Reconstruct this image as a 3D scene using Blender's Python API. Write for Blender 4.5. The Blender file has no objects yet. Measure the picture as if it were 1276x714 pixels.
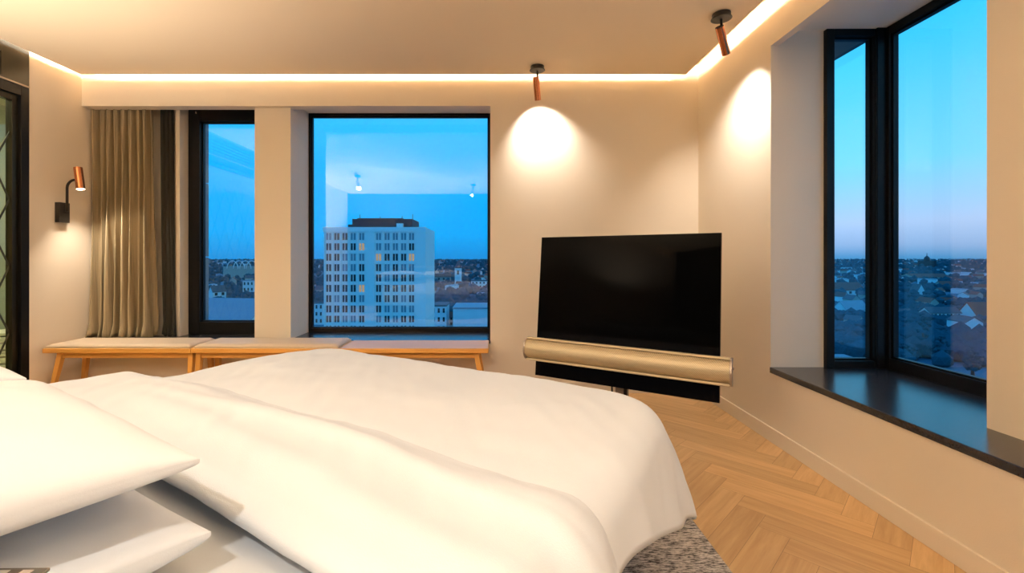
import bpy, bmesh, math, random
from mathutils import Vector, Matrix, noise
R = math.radians
scene = bpy.context.scene
COL = scene.collection
random.seed(7)
F, PX, PY, CZ = 567.0, 616.0, 321.0, 1.18      # focal length in pixels, principal point, eye height


def at(px, py, d):
    """world point seen at a pixel of the photo, at distance d along the view axis"""
    return Vector(((px - PX) / F * d, d, CZ - (py - PY) / F * d))


# ------------------------------------------------------------------ materials
def lin(r, g, b):
    f = lambda c: (c / 255 / 12.92) if c / 255 <= .04045 else ((c / 255 + .055) / 1.055) ** 2.4
    return (f(r), f(g), f(b), 1)


def new_mat(name):
    m = bpy.data.materials.new(name)
    m.use_nodes = True
    nt = m.node_tree
    return m, nt, nt.nodes['Principled BSDF']


def mat(name, col, rough=.6, metal=0, noise_scale=None, noise_amt=.1, bump=0, bump_scale=80, spec=.5, coat=0, sheen=0, stretch=None):
    m, nt, p = new_mat(name)
    p.inputs['Base Color'].default_value = col
    p.inputs['Roughness'].default_value = rough
    p.inputs['Metallic'].default_value = metal
    p.inputs['Specular IOR Level'].default_value = spec
    p.inputs['Coat Weight'].default_value = coat
    p.inputs['Sheen Weight'].default_value = sheen
    tc = nt.nodes.new('ShaderNodeTexCoord')
    mp = nt.nodes.new('ShaderNodeMapping')
    nt.links.new(tc.outputs['Object'], mp.inputs['Vector'])
    if stretch:
        mp.inputs['Scale'].default_value = stretch
    if noise_scale:
        n = nt.nodes.new('ShaderNodeTexNoise')
        n.inputs['Scale'].default_value = noise_scale
        n.inputs['Detail'].default_value = 6
        nt.links.new(mp.outputs[0], n.inputs['Vector'])
        mx = nt.nodes.new('ShaderNodeMix')
        mx.data_type = 'RGBA'
        mx.inputs[6].default_value = tuple(c * (1 - noise_amt) for c in col[:3]) + (1,)
        mx.inputs[7].default_value = tuple(min(1, c * (1 + noise_amt)) for c in col[:3]) + (1,)
        nt.links.new(n.outputs['Fac'], mx.inputs[0])
        nt.links.new(mx.outputs[2], p.inputs['Base Color'])
    if bump:
        n2 = nt.nodes.new('ShaderNodeTexNoise')
        n2.inputs['Scale'].default_value = bump_scale
        n2.inputs['Detail'].default_value = 4
        nt.links.new(mp.outputs[0], n2.inputs['Vector'])
        b = nt.nodes.new('ShaderNodeBump')
        b.inputs['Strength'].default_value = bump
        b.inputs['Distance'].default_value = .01
        nt.links.new(n2.outputs['Fac'], b.inputs['Height'])
        nt.links.new(b.outputs[0], p.inputs['Normal'])
    return m


def emit(name, col, strength):
    m, nt, p = new_mat(name)
    p.inputs['Base Color'].default_value = (.05, .04, .03, 1)
    p.inputs['Emission Color'].default_value = col
    p.inputs['Emission Strength'].default_value = strength
    return m


def glass_mat(name, tint, ior, extra=0.0):
    m = bpy.data.materials.new(name)
    m.use_nodes = True
    nt = m.node_tree
    nt.nodes.clear()
    out = nt.nodes.new('ShaderNodeOutputMaterial')
    tr = nt.nodes.new('ShaderNodeBsdfTransparent')
    tr.inputs[0].default_value = tint
    gl = nt.nodes.new('ShaderNodeBsdfGlossy')
    gl.inputs['Roughness'].default_value = 0.0
    gl.inputs['Color'].default_value = (1, 1, 1, 1)
    # Schlick reflectance of a thin pane, the same from both faces
    ge = nt.nodes.new('ShaderNodeNewGeometry')
    dt = nt.nodes.new('ShaderNodeVectorMath')
    dt.operation = 'DOT_PRODUCT'
    nt.links.new(ge.outputs['Normal'], dt.inputs[0])
    nt.links.new(ge.outputs['Incoming'], dt.inputs[1])

    def mth(op, a, b=0.0):
        n = nt.nodes.new('ShaderNodeMath')
        n.operation = op
        for i, v in enumerate((a, b)):
            if isinstance(v, (int, float)):
                n.inputs[i].default_value = v
            else:
                nt.links.new(v, n.inputs[i])
        return n.outputs[0]
    r0 = ((ior - 1) / (ior + 1)) ** 2
    c5 = mth('POWER', mth('SUBTRACT', 1.0, mth('ABSOLUTE', dt.outputs['Value'])), 5.0)
    fac = mth('ADD', mth('MULTIPLY', c5, 1 - r0), r0)
    mx = nt.nodes.new('ShaderNodeMixShader')
    nt.links.new(fac, mx.inputs[0])
    nt.links.new(tr.outputs[0], mx.inputs[1])
    nt.links.new(gl.outputs[0], mx.inputs[2])
    nt.links.new(mx.outputs[0], out.inputs[0])
    return m


M = {}
M['wall'] = mat('wall_paint', (.76, .665, .545, 1), .75, noise_scale=3, noise_amt=.015, bump=.05, bump_scale=180, spec=.3)
M['ceiling'] = mat('ceiling_paint', (.84, .68, .48, 1), .8, noise_scale=2, noise_amt=.01, spec=.2)
M['front'] = mat('dark_panelling', (.030, .024, .018, 1), .6, noise_scale=8, noise_amt=.3, stretch=(1, 1, .1))
M['stone'] = mat('dark_granite', (.022, .023, .026, 1), .22, noise_scale=160, noise_amt=.5, bump=.03, bump_scale=240, spec=.6)
M['frame'] = mat('black_window_metal', (.0045, .0045, .005, 1), .4, spec=.2)
M['pane'] = glass_mat('window_glass', (.93, .97, .98, 1), 1.62)
M['pane_green'] = glass_mat('tinted_partition_glass', (.84, .86, .74, 1), 1.5)
M['bronze'] = mat('dark_bronze_panel', (.030, .026, .017, 1), .3, metal=.7, noise_scale=4, noise_amt=.3)
M['black_slot'] = mat('black_void', (.004, .004, .004, 1), .8)
M['line'] = mat('etched_line', (.035, .038, .022, 1), .6)
M['bath'] = mat('bathroom_wall', (.58, .58, .42, 1), .6, noise_scale=2, noise_amt=.05)
M['towel'] = mat('towel_cotton', (.80, .80, .72, 1), .95, bump=.4, bump_scale=300)
M['copper'] = mat('copper_tube', (.55, .20, .09, 1), .22, metal=1, noise_scale=30, noise_amt=.12, stretch=(1, 1, .05))
M['black_metal'] = mat('black_lamp_metal', (.02, .018, .016, 1), .35, metal=.3)
M['led'] = emit('lamp_lens', (1, .84, .6, 1), 25)
M['strip'] = emit('led_strip', (1, .86, .66, 1), 165)
M['white_linen'] = mat('white_bed_linen', (.62, .66, .725, 1), .85, noise_scale=1.5, noise_amt=.01, bump=.10, bump_scale=420, spec=.2, sheen=.1)
M['pillow_linen'] = mat('white_pillow_linen', (.65, .68, .73, 1), .85, bump=.06, bump_scale=500, spec=.2, sheen=.1)
M['mattress'] = mat('mattress_sheet', (.66, .69, .74, 1), .9, spec=.2)
M['upholstery'] = mat('grey_upholstery', (.16, .15, .14, 1), .9, noise_scale=200, noise_amt=.3, bump=.3, bump_scale=300)
M['dark_wood'] = mat('dark_wood', (.06, .04, .025, 1), .5, noise_scale=14, noise_amt=.3, stretch=(1, 1, .1))
M['oak'] = mat('oak_bench', (.64, .32, .075, 1), .38, noise_scale=16, noise_amt=.28, stretch=(.12, 1.6, 1.6), bump=.03, bump_scale=60)
M['oak_leg'] = mat('oak_leg', (.64, .32, .075, 1), .38, noise_scale=16, noise_amt=.28, stretch=(1.6, 1.6, .12), bump=.03, bump_scale=60)
M['pad'] = mat('beige_seat_pad', (.52, .42, .31, 1), .55, noise_scale=60, noise_amt=.06, bump=.08, bump_scale=260)
M['laminate'] = mat('pale_bench_top', (.60, .42, .33, 1), .55, noise_scale=30, noise_amt=.08, stretch=(.1, 1, 1))
M['blackout'] = mat('blackout_cloth', (.016, .014, .008, 1), .9)
M['screen'] = mat('black_screen_glass', (.0012, .0012, .0014, 1), .03, spec=.02)
M['tv_black'] = mat('tv_black', (.002, .002, .003, 1), .2, spec=.06)
M['brass'] = mat('brass_aluminium', (.62, .52, .36, 1), .48, metal=.55)
M['steel'] = mat('brushed_grey_metal', (.42, .36, .31, 1), .35, metal=.8)
M['cable'] = mat('cable_rubber', (.01, .01, .01, 1), .6)
M['facade'] = mat('grey_facade_panel', (.30, .32, .33, 1), .6, noise_scale=6, noise_amt=.08)
M['facade_dark'] = mat('dark_facade_soffit', (.10, .11, .11, 1), .7)
M['card_frame'] = mat('grey_card_stock', (.12, .105, .085, 1), .6)


def curtain_mat():
    m, nt, p = new_mat('olive_velvet_curtain')
    p.inputs['Roughness'].default_value = .55
    p.inputs['Sheen Weight'].default_value = .4
    p.inputs['Sheen Tint'].default_value = (.8, .7, .5, 1)
    tc = nt.nodes.new('ShaderNodeTexCoord')
    mp = nt.nodes.new('ShaderNodeMapping')
    mp.inputs['Scale'].default_value = (90, 90, 1.5)
    n = nt.nodes.new('ShaderNodeTexNoise')
    n.inputs['Scale'].default_value = 1
    n.inputs['Detail'].default_value = 3
    cr = nt.nodes.new('ShaderNodeValToRGB')
    cr.color_ramp.elements[0].position = .3
    cr.color_ramp.elements[0].color = (.20, .150, .080, 1)
    cr.color_ramp.elements[1].position = .75
    cr.color_ramp.elements[1].color = (.34, .26, .155, 1)
    nt.links.new(tc.outputs['Object'], mp.inputs[0])
    nt.links.new(mp.outputs[0], n.inputs['Vector'])
    nt.links.new(n.outputs['Fac'], cr.inputs[0])
    nt.links.new(cr.outputs[0], p.inputs['Base Color'])
    return m


M['curtain'] = curtain_mat()


def floor_mat():
    m, nt, p = new_mat('oak_herringbone')
    at_ = nt.nodes.new('ShaderNodeAttribute')
    at_.attribute_name = 'plank'
    uv = nt.nodes.new('ShaderNodeUVMap')
    mp = nt.nodes.new('ShaderNodeMapping')
    mp.inputs['Scale'].default_value = (1.8, 24, 1)
    add = nt.nodes.new('ShaderNodeVectorMath')
    add.operation = 'ADD'
    mul = nt.nodes.new('ShaderNodeVectorMath')
    mul.operation = 'SCALE'
    mul.inputs['Scale'].default_value = 40
    nt.links.new(at_.outputs['Vector'], mul.inputs[0])
    nt.links.new(uv.outputs[0], add.inputs[0])
    nt.links.new(mul.outputs[0], add.inputs[1])
    nt.links.new(add.outputs[0], mp.inputs[0])
    n = nt.nodes.new('ShaderNodeTexNoise')
    n.inputs['Scale'].default_value = 1.6
    n.inputs['Detail'].default_value = 7
    n.inputs['Roughness'].default_value = .62
    n.inputs['Distortion'].default_value = .35
    nt.links.new(mp.outputs[0], n.inputs['Vector'])
    cr = nt.nodes.new('ShaderNodeValToRGB')
    e = cr.color_ramp.elements
    e[0].position, e[0].color = .28, (.44, .265, .12, 1)
    e[1].position, e[1].color = .72, (.62, .405, .20, 1)
    nt.links.new(n.outputs['Fac'], cr.inputs[0])
    hsv = nt.nodes.new('ShaderNodeHueSaturation')
    sep = nt.nodes.new('ShaderNodeSeparateColor')
    nt.links.new(at_.outputs['Color'], sep.inputs[0])
    mr = nt.nodes.new('ShaderNodeMapRange')
    mr.inputs['To Min'].default_value = .88
    mr.inputs['To Max'].default_value = 1.12
    nt.links.new(sep.outputs[0], mr.inputs[0])
    nt.links.new(mr.outputs[0], hsv.inputs['Value'])
    nt.links.new(cr.outputs[0], hsv.inputs['Color'])
    nt.links.new(hsv.outputs[0], p.inputs['Base Color'])
    p.inputs['Roughness'].default_value = .38
    b = nt.nodes.new('ShaderNodeBump')
    b.inputs['Strength'].default_value = .08
    b.inputs['Distance'].default_value = .004
    nt.links.new(n.outputs['Fac'], b.inputs['Height'])
    nt.links.new(b.outputs[0], p.inputs['Normal'])
    return m


M['floor'] = floor_mat()


def rug_mat():
    m, nt, p = new_mat('grey_woven_rug')
    tc = nt.nodes.new('ShaderNodeTexCoord')
    mp = nt.nodes.new('ShaderNodeMapping')
    mp.inputs['Scale'].default_value = (38, 170, 40)
    nt.links.new(tc.outputs['Object'], mp.inputs[0])
    n = nt.nodes.new('ShaderNodeTexNoise')
    n.inputs['Scale'].default_value = 1.0
    n.inputs['Detail'].default_value = 3
    n.inputs['Roughness'].default_value = .7
    nt.links.new(mp.outputs[0], n.inputs['Vector'])
    cr = nt.nodes.new('ShaderNodeValToRGB')
    e = cr.color_ramp.elements
    e[0].position, e[0].color = .38, (.028, .024, .023, 1)
    e[1].position, e[1].color = .60, (.62, .57, .53, 1)
    nt.links.new(n.outputs['Fac'], cr.inputs[0])
    nt.links.new(cr.outputs[0], p.inputs['Base Color'])
    p.inputs['Roughness'].default_value = .95
    p.inputs['Specular IOR Level'].default_value = .1
    b = nt.nodes.new('ShaderNodeBump')
    b.inputs['Strength'].default_value = .8
    b.inputs['Distance'].default_value = .008
    nt.links.new(n.outputs['Fac'], b.inputs['Height'])
    nt.links.new(b.outputs[0], p.inputs['Normal'])
    return m


M['rug'] = rug_mat()


def grille_mat():
    """perforated brass front: fine slanting holes"""
    m, nt, p = new_mat('perforated_brass_grille')
    p.inputs['Metallic'].default_value = .5
    p.inputs['Roughness'].default_value = .5
    uv = nt.nodes.new('ShaderNodeUVMap')
    w = nt.nodes.new('ShaderNodeTexWave')
    w.bands_direction = 'DIAGONAL'
    w.inputs['Scale'].default_value = 52
    nt.links.new(uv.outputs[0], w.inputs['Vector'])
    w2 = nt.nodes.new('ShaderNodeTexWave')
    w2.bands_direction = 'Y'
    w2.inputs['Scale'].default_value = 60
    nt.links.new(uv.outputs[0], w2.inputs['Vector'])
    mu = nt.nodes.new('ShaderNodeMath')
    mu.operation = 'MULTIPLY'
    nt.links.new(w.outputs['Fac'], mu.inputs[0])
    nt.links.new(w2.outputs['Fac'], mu.inputs[1])
    cr = nt.nodes.new('ShaderNodeValToRGB')
    e = cr.color_ramp.elements
    e[0].position, e[0].color = .25, (.56, .475, .325, 1)
    e[1].position, e[1].color = .75, (.30, .24, .145, 1)
    nt.links.new(mu.outputs[0], cr.inputs[0])
    nt.links.new(cr.outputs[0], p.inputs['Base Color'])
    return m


M['grille'] = grille_mat()


# ------------------------------------------------------------------ builders
def bx(bm, x0, x1, y0, y1, z0, z1, mi=0):
    vs = [bm.verts.new(v) for v in ((x0, y0, z0), (x1, y0, z0), (x1, y1, z0), (x0, y1, z0), (x0, y0, z1), (x1, y0, z1), (x1, y1, z1), (x0, y1, z1))]
    for f in ((0, 3, 2, 1), (4, 5, 6, 7), (0, 1, 5, 4), (1, 2, 6, 5), (2, 3, 7, 6), (3, 0, 4, 7)):
        bm.faces.new([vs[i] for i in f]).material_index = mi
    return vs


def tube(bm, pts, rad, seg=20, cap=True, radii=None):
    """round tube along a list of points"""
    pts = [Vector(p) for p in pts]
    rings = []
    up = None
    for i, p in enumerate(pts):
        t = (pts[min(i + 1, len(pts) - 1)] - pts[max(i - 1, 0)]).normalized()
        if up is None:
            up = t.orthogonal().normalized()
        up = (up - t * up.dot(t)).normalized()
        sd = t.cross(up)
        r = radii[i] if radii else rad
        rings.append([bm.verts.new(p + (up * math.cos(a) + sd * math.sin(a)) * r) for a in [2 * math.pi * k / seg for k in range(seg)]])
    for a, b in zip(rings, rings[1:]):
        for k in range(seg):
            bm.faces.new((a[k], a[(k + 1) % seg], b[(k + 1) % seg], b[k])).smooth = True
    if cap:
        bm.faces.new(list(reversed(rings[0])))
        bm.faces.new(rings[-1])


def lathe(bm, prof, seg=32, origin=(0, 0, 0)):
    o = Vector(origin)
    rings = []
    for r, z in prof:
        rings.append([bm.verts.new(o + Vector((r * math.cos(2 * math.pi * k / seg), r * math.sin(2 * math.pi * k / seg), z))) for k in range(seg)])
    for a, b in zip(rings, rings[1:]):
        for k in range(seg):
            bm.faces.new((a[k], a[(k + 1) % seg], b[(k + 1) % seg], b[k])).smooth = True
    bm.faces.new(list(reversed(rings[0])))
    bm.faces.new(rings[-1])


def obj(name, bm, m, parent=None, bevel=0, seg=2, smooth=False):
    bmesh.ops.recalc_face_normals(bm, faces=bm.faces)
    me = bpy.data.meshes.new(name)
    bm.to_mesh(me)
    bm.free()
    o = bpy.data.objects.new(name, me)
    for mm in (m if isinstance(m, (list, tuple)) else [m]):
        me.materials.append(mm)
    COL.objects.link(o)
    if parent:
        o.parent = parent
    if smooth:
        for p in me.polygons:
            p.use_smooth = True
    if bevel:
        b = o.modifiers.new('bevel', 'BEVEL')
        b.width = bevel
        b.segments = seg
        b.limit_method = 'ANGLE'
    return o


def B(*boxes):
    bm = bmesh.new()
    for b in boxes:
        bx(bm, *b)
    return bm


def thing(name, label, cat, loc=(0, 0, 0), rotz=0, group=None):
    o = bpy.data.objects.new(name, None)
    o.empty_display_size = .1
    COL.objects.link(o)
    o.location = loc
    o.rotation_euler = (0, 0, rotz)
    return tag(o, label, cat, group)


def tag(o, label, cat, group=None, kind=None):
    o['label'] = label
    o['category'] = cat
    if group:
        o['group'] = group
    if kind:
        o['kind'] = kind
    return o


def struct(name, bm, m, label, cat, parent=None, bevel=0):
    o = obj(name, bm, m, parent, bevel)
    if parent is None:
        tag(o, label, cat)
        o['kind'] = 'structure'
    return o


def dup(root, loc, label, rotz=None, group=None):
    r = root.copy()
    COL.objects.link(r)
    r.location = loc
    if rotz is not None:
        r.rotation_euler = (0, 0, rotz)
    r['label'] = label
    if group:
        r['group'] = group
    for ch in list(root.children):
        c = ch.copy()
        COL.objects.link(c)
        c.parent = r
        for g in ch.children:
            d = g.copy()
            COL.objects.link(d)
            d.parent = c
    return r


# ------------------------------------------------------------------ the room
XL, XR, YB, YS = -3.60, 1.78, 3.97, -2.3
ZP, ZT = 2.745, 2.86                     # ceiling panel underside, top of the light slot
XC, XJ = -2.115, -.035                   # pillar left edge, right jamb of the wide window
YF = 4.40                                # plane of the wide window

# floor: herringbone planks, one mesh
bm = bmesh.new()
uvl = bm.loops.layers.uv.new('UVMap')
cl = bm.loops.layers.float_color.new('plank')
pw, pn = .122, 5
pl = pw * pn
rot = Matrix.Rotation(R(45), 3, 'Z')
org = Vector((-.05, 2.0, 0))


def plank(x, y, w, h, along_x):
    g = .0005
    c = [Vector((x + g, y + g, 0)), Vector((x + w - g, y + g, 0)), Vector((x + w - g, y + h - g, 0)), Vector((x + g, y + h - g, 0))]
    c = [rot @ v + org for v in c]
    ctr = sum(c, Vector()) / 4
    if not (XL - .1 < ctr.x < XR + .2 and YS - .1 < ctr.y < YB + .2):
        return
    f = bm.faces.new([bm.verts.new(v) for v in c])
    col = (random.random(), random.random(), random.random(), 1)
    uvs = [(0, 0), (w, 0), (w, h), (0, h)]
    for lp, u in zip(f.loops, uvs):
        lp[uvl].uv = u if along_x else (u[1], u[0])
        lp[cl] = col


for k in range(-70, 71):
    for j in range(-12, 13):
        plank(k * pw + j * 2 * pl, k * pw, pl, pw, True)
        plank((k - 1) * pw + j * 2 * pl, k * pw, pw, pl, False)
f = bm.faces.new([bm.verts.new(v) for v in ((XL - .2, YS - .2, -.003), (XR + .3, YS - .2, -.003), (XR + .3, YB + .4, -.003), (XL - .2, YB + .4, -.003))])
f.material_index = 1
struct('floor', bm, [M['floor'], M['dark_wood']], 'golden oak herringbone parquet floor', 'floor')

# ceiling panel floating below the slab, with a light slot around it
struct('ceiling', B((XL + .07, 1.64, YS, 3.89, ZP, ZP + .05), (XL - .3, XR + .3, YS - .1, YB + .6, ZT, ZT + .1)), M['ceiling'],
       'warm beige ceiling panel edged by a glowing light slot', 'ceiling')

ZL = 2.502                               # lintel underside over the far windows
struct('wall_back', B(
    (XL - .3, XJ, YB, YB + .10, ZL, ZT), (XL - .3, XJ, YB + .10, 4.50, 2.577, ZT),
    (XJ, XR + .34, YB, 4.50, 0, ZT), (XL - .3, XJ, YB, 4.50, 0, .43),
    (XC, -1.797, 4.015, 4.50, .46, 2.577),
    (XL - .3, -2.93, 4.20, 4.50, .46, 2.577), (-2.915, -2.875, 4.16, 4.50, .46, 2.577)), M['wall'],
    'beige far wall with a wide window and a narrow one', 'wall')
ZS = .475
YR = 2.93                                # far reveal of the right bay
struct('wall_right', B(
    (XR, XR + .34, YR, YB, 0, ZT), (XR, 2.54, YS, YR, 0, ZS - .036), (XR, XR + .05, YS, YR, 2.544, ZT),
    (XR + .05, 2.62, YS, YR + .05, 2.64, ZT), (2.04, 2.32, .85, 1.885, ZS, 2.64), (XR, 2.6, YS, .60, ZS, 2.64)), M['wall'],
    'beige right wall with a deep corner window bay', 'wall')
struct('wall_left', B((XL - .12, XL, 3.52, YB + .25, 0, ZT), (XL - .12, XL, YS, 1.0, 0, ZT)), M['wall'],
       'beige left wall beside the curtain carrying the reading lamp', 'wall')
struct('wall_front', B((XL - .12, XR + .3, YS - .12, YS, 0, ZT)), M['front'], 'dark panelled wall behind the camera', 'wall')
# baseboards
struct('baseboard_back', B((XL, XR, YB - .012, YB, 0, .092)), M['wall'], 'low beige baseboard under the bench', 'baseboard', bevel=.002)
struct('baseboard_right', B((XR - .012, XR, YS, YB - .012, 0, .092)), M['wall'], 'low beige baseboard along the right wall', 'baseboard', bevel=.002)
struct('baseboard_left', B((XL, XL + .012, 3.54, YB - .012, 0, .092)), M['wall'], 'low beige baseboard below the reading lamp', 'baseboard', bevel=.002)
# stone sills
struct('trim_1', B((XL, XJ, YB - .006, 4.46, .43, .46)), M['stone'], 'dark stone sill behind the oak benches', 'window sill', bevel=.002)
struct('trim_2', B((XR - .008, 2.50, .60, YR, ZS - .036, ZS)), M['stone'], 'dark stone sill of the right corner window', 'window sill', bevel=.003)


def window(name, label, axis, u0, u1, p0, p1, z0, z1, fl, fr, ft, fb, gp, inner=True):
    """window in the plane of axis 'y' or 'x'; fl, fr, ft, fb are the frame widths"""
    def box(a0, a1, q0, q1, c0, c1):
        return (a0, a1, q0, q1, c0, c1) if axis == 'y' else (q0, q1, a0, a1, c0, c1)
    w = thing(name, label, 'window')
    w['kind'] = 'structure'
    obj('window_frame', B(box(u0, u0 + fl, p0, p1, z0, z1), box(u1 - fr, u1, p0, p1, z0, z1),
                          box(u0 + fl, u1 - fr, p0, p1, z1 - ft, z1), box(u0 + fl, u1 - fr, p0, p1, z0, z0 + fb)), M['frame'], w, bevel=.003)
    obj('pane', B(box(u0 + fl - .004, u1 - fr + .004, gp, gp + .006, z0 + fb - .004, z1 - ft + .004)), M['pane'], w)
    if inner:
        b = .012
        obj('glazing_bead', B(box(u0 + fl, u0 + fl + b, gp - .012, gp + .02, z0 + fb, z1 - ft), box(u1 - fr - b, u1 - fr, gp - .012, gp + .02, z0 + fb, z1 - ft),
                              box(u0 + fl + b, u1 - fr - b, gp - .012, gp + .02, z1 - ft - b, z1 - ft), box(u0 + fl + b, u1 - fr - b, gp - .012, gp + .02, z0 + fb, z0 + fb + b)),
            M['frame'], w)
    return w


w1 = window('window_1', 'narrow black framed window right of the curtain', 'y', -2.872, -2.10, 4.27, 4.35, .46, 2.577, .105, .10, .115, .115, 4.32)
bm = bmesh.new()
tube(bm, [(-2.80, 4.268, 2.545), (-2.79, 4.255, 2.53)], .006, 8)
obj('latch', bm, M['steel'], w1)
w2 = window('window_2', 'wide window with the white tower outside', 'y', -1.797, XJ + .01, YF, YF + .06, .46, 2.577, .022, .03, .025, .035, YF + .03)
w3 = window('window_3', 'narrow side window of the right corner bay', 'x' if False else 'y', 2.12, 2.50, 2.90, 2.96, ZS, 2.64, .05, .075, .045, .045, 2.94)
w4 = window('window_4', 'large window of the right corner bay', 'x', .62, 2.90, 2.486, 2.54, ZS, 2.64, .05, .035, .05, .07, 2.515)
bm = B((2.43, 2.50, 2.885, 2.90, ZS, 2.64))
obj('corner_post', bm, M['frame'], w4, bevel=.003)

# outside skin of our own building
struct('trim_3', B((-2.98, -2.80, 4.41, 4.46, -1, 1.18), (-2.98, -2.80, 4.41, 4.46, 1.19, 1.90), (-2.98, -2.80, 4.41, 4.46, 1.91, 2.9)), M['facade'],
       'grey outside facade strip beside the narrow window', 'facade')
struct('trim_4', B((1.9, 2.60, 3.0, 4.7, 2.685, 2.9)), M['facade_dark'], 'dark outside eave above the right corner window', 'facade')

# curtain rail in the bay soffit
t = thing('curtain_rail', 'thin black curtain rail under the soffit of the right bay', 'curtain rail', (1.87, 0, 2.64))
obj('track', B((-.012, .012, .62, 2.70, -.012, 0)), M['frame'], t)
obj('lining_strip', B((.020, .032, .62, 2.72, -.006, 0)), M['steel'], t)

# ---- left partition: dark bronze header with a grille, black frame, lattice glass
d1 = thing('door_1', 'glass partition with diamond lines in a black frame at the left edge', 'glass partition', (XL, 3.52, 0))
d1['kind'] = 'structure'
obj('door_frame', B((-.10, .004, -.062, 0, 0, 2.49), (-.10, .004, -2.5, -.062, 2.41, 2.49), (-.10, .004, -2.52, -2.44, 0, 2.41)), M['frame'], d1, bevel=.003)
obj('glass_frame', B((-.07, -.02, -.105, -.062, .02, 2.41), (-.07, -.02, -2.44, -.105, 2.365, 2.41), (-.07, -.02, -2.44, -.105, .02, .06)), M['bronze'], d1, bevel=.002)
obj('glass_pane', B((-.050, -.044, -2.44, -.100, .05, 2.37)), M['pane_green'], d1)
bm = bmesh.new()
lw, lh, th = .115, .25, .016
for i in range(0, 20):
    y0 = -.105 - lw * i
    for k in range(-1, 10):
        zc = 1.365 - .25 + (k - 3) * 2 * lh
        for sgn in (1, -1):
            za = zc if (i % 2 == 0) else zc + sgn * lh
            zb = zc + sgn * lh if (i % 2 == 0) else zc
            if min(za, zb) < .06 or max(za, zb) > 2.36:
                continue
            vs = [bm.verts.new(v) for v in ((-.042, y0, za - th), (-.042, y0, za + th), (-.042, y0 - lw, zb + th), (-.042, y0 - lw, zb - th))]
            f = bm.faces.new(vs)
            r = bmesh.ops.extrude_face_region(bm, geom=[f])
            for v in r['geom']:
                if isinstance(v, bmesh.types.BMVert):
                    v.co.x += .003
obj('lattice', bm, M['line'], d1)
# header
hd = thing('trim_5', 'dark bronze header with a slotted air grille above the partition', 'header panel', (XL, 3.52, 2.49))
hd['kind'] = 'structure'
obj('panel', B((-.10, .002, -.20, 0, .012, .253), (-.10, .002, -2.52, -.20, .012, .03), (-.10, .002, -2.52, -.20, .20, .253), (-.12, -.07, -2.52, -.20, .03, .20)), M['bronze'], hd)
obj('edge_strip', B((-.10, .006, -2.52, 0, 0, .012)), M['steel'], hd)
obj('shadow_gap', B((-.10, .003, -2.52, 0, .253, .285)), M['black_slot'], hd)
obj('grille', B(*[(-.06, .0, -2.50, -.215, .040 + k * .04, .062 + k * .04) for k in range(4)]), M['bronze'], hd)
# bathroom beyond
struct('wall_bathroom', B((-5.0, -4.9, .9, 5.1, 0, 2.8), (-4.9, XL - .12, 5.0, 5.1, 0, 2.8), (-4.9, XL - .12, .9, 1.0, 0, 2.8), (-4.9, XL - .12, 1.0, 5.0, 2.7, 2.8)), M['bath'],
       'pale green bathroom wall seen through the glass partition', 'wall')
struct('floor_bathroom', B((-5.0, XL - .12, .9, 5.1, -.05, 0)), M['bath'], 'pale bathroom floor behind the glass partition', 'floor')
st = thing('stool', 'low wooden stool holding towels behind the glass partition', 'stool', (-4.42, 4.10, 0), R(20))
obj('seat', B((-.22, .22, -.17, .17, .13, .155)), M['oak'], st, bevel=.006)
for sx in (-1, 1):
    for sy in (-1, 1):
        bm = bmesh.new()
        tube(bm, [(sx * .18, sy * .13, 0), (sx * .165, sy * .12, .13)], .016, 12)
        obj('leg', bm, M['oak_leg'], st)
TOW = ['lowest folded towel of the stack, on the stool', 'second folded towel from the bottom of the stack on the stool', 'third folded towel from the bottom of the stack on the stool',
       'fourth folded towel from the bottom of the stack on the stool', 'second folded towel from the top of the stack on the stool', 'topmost folded towel of the stack on the stool']
tproto = None
for k in range(6):
    if tproto is None:
        bm = bmesh.new()
        n = 16
        prof = []
        for i in range(n + 1):
            a = -math.pi / 2 + math.pi * i / n
            prof.append((.17 + .03 * math.cos(a), .03 + .03 * math.sin(a)))
        prof = [(-.2, 0)] + prof + [(-.2, .06)] + [(-.2, .036), (.155, .036), (.165, .030), (.155, .024), (-.2, .024)]
        a = [bm.verts.new((x, -.145, z)) for x, z in prof]
        b = [bm.verts.new((x, .145, z)) for x, z in prof]
        for i in range(len(prof)):
            j = (i + 1) % len(prof)
            bm.faces.new((a[i], a[j], b[j], b[i]))
        bm.faces.new(a)
        bm.faces.new(list(reversed(b)))
        tproto = obj('folded_towel', bm, M['towel'], bevel=.004)
        o = tproto
    else:
        o = tproto.copy()
        COL.objects.link(o)
    tag(o, TOW[k], 'towel', 'towels stacked behind the glass partition')
    o.location = (-4.42, 4.10, .155 + k * .0605)
    o.rotation_euler = (0, 0, R(20) + random.uniform(-.04, .04))

# ------------------------------------------------------------------ light strips in the ceiling slot
obj_ = obj('light_strip', B((XL + .12, 1.60, 3.848, 3.858, ZP + .05, ZP + .0825)), M['strip'])
tag(obj_, 'warm light strip glowing in the slot along the far wall', 'light strip', 'hidden ceiling light strips')
obj_ = obj('light_strip', B((1.585, 1.595, YS + .05, 3.84, ZP + .05, ZP + .072)), M['strip'])
tag(obj_, 'warm light strip glowing in the slot along the right wall', 'light strip', 'hidden ceiling light strips')
obj_ = obj('light_strip', B((XL + .105, XL + .115, YS + .05, 3.84, ZP + .05, ZP + .082)), M['strip'])
tag(obj_, 'warm light strip glowing in the slot along the left wall', 'light strip', 'hidden ceiling light strips')


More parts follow.
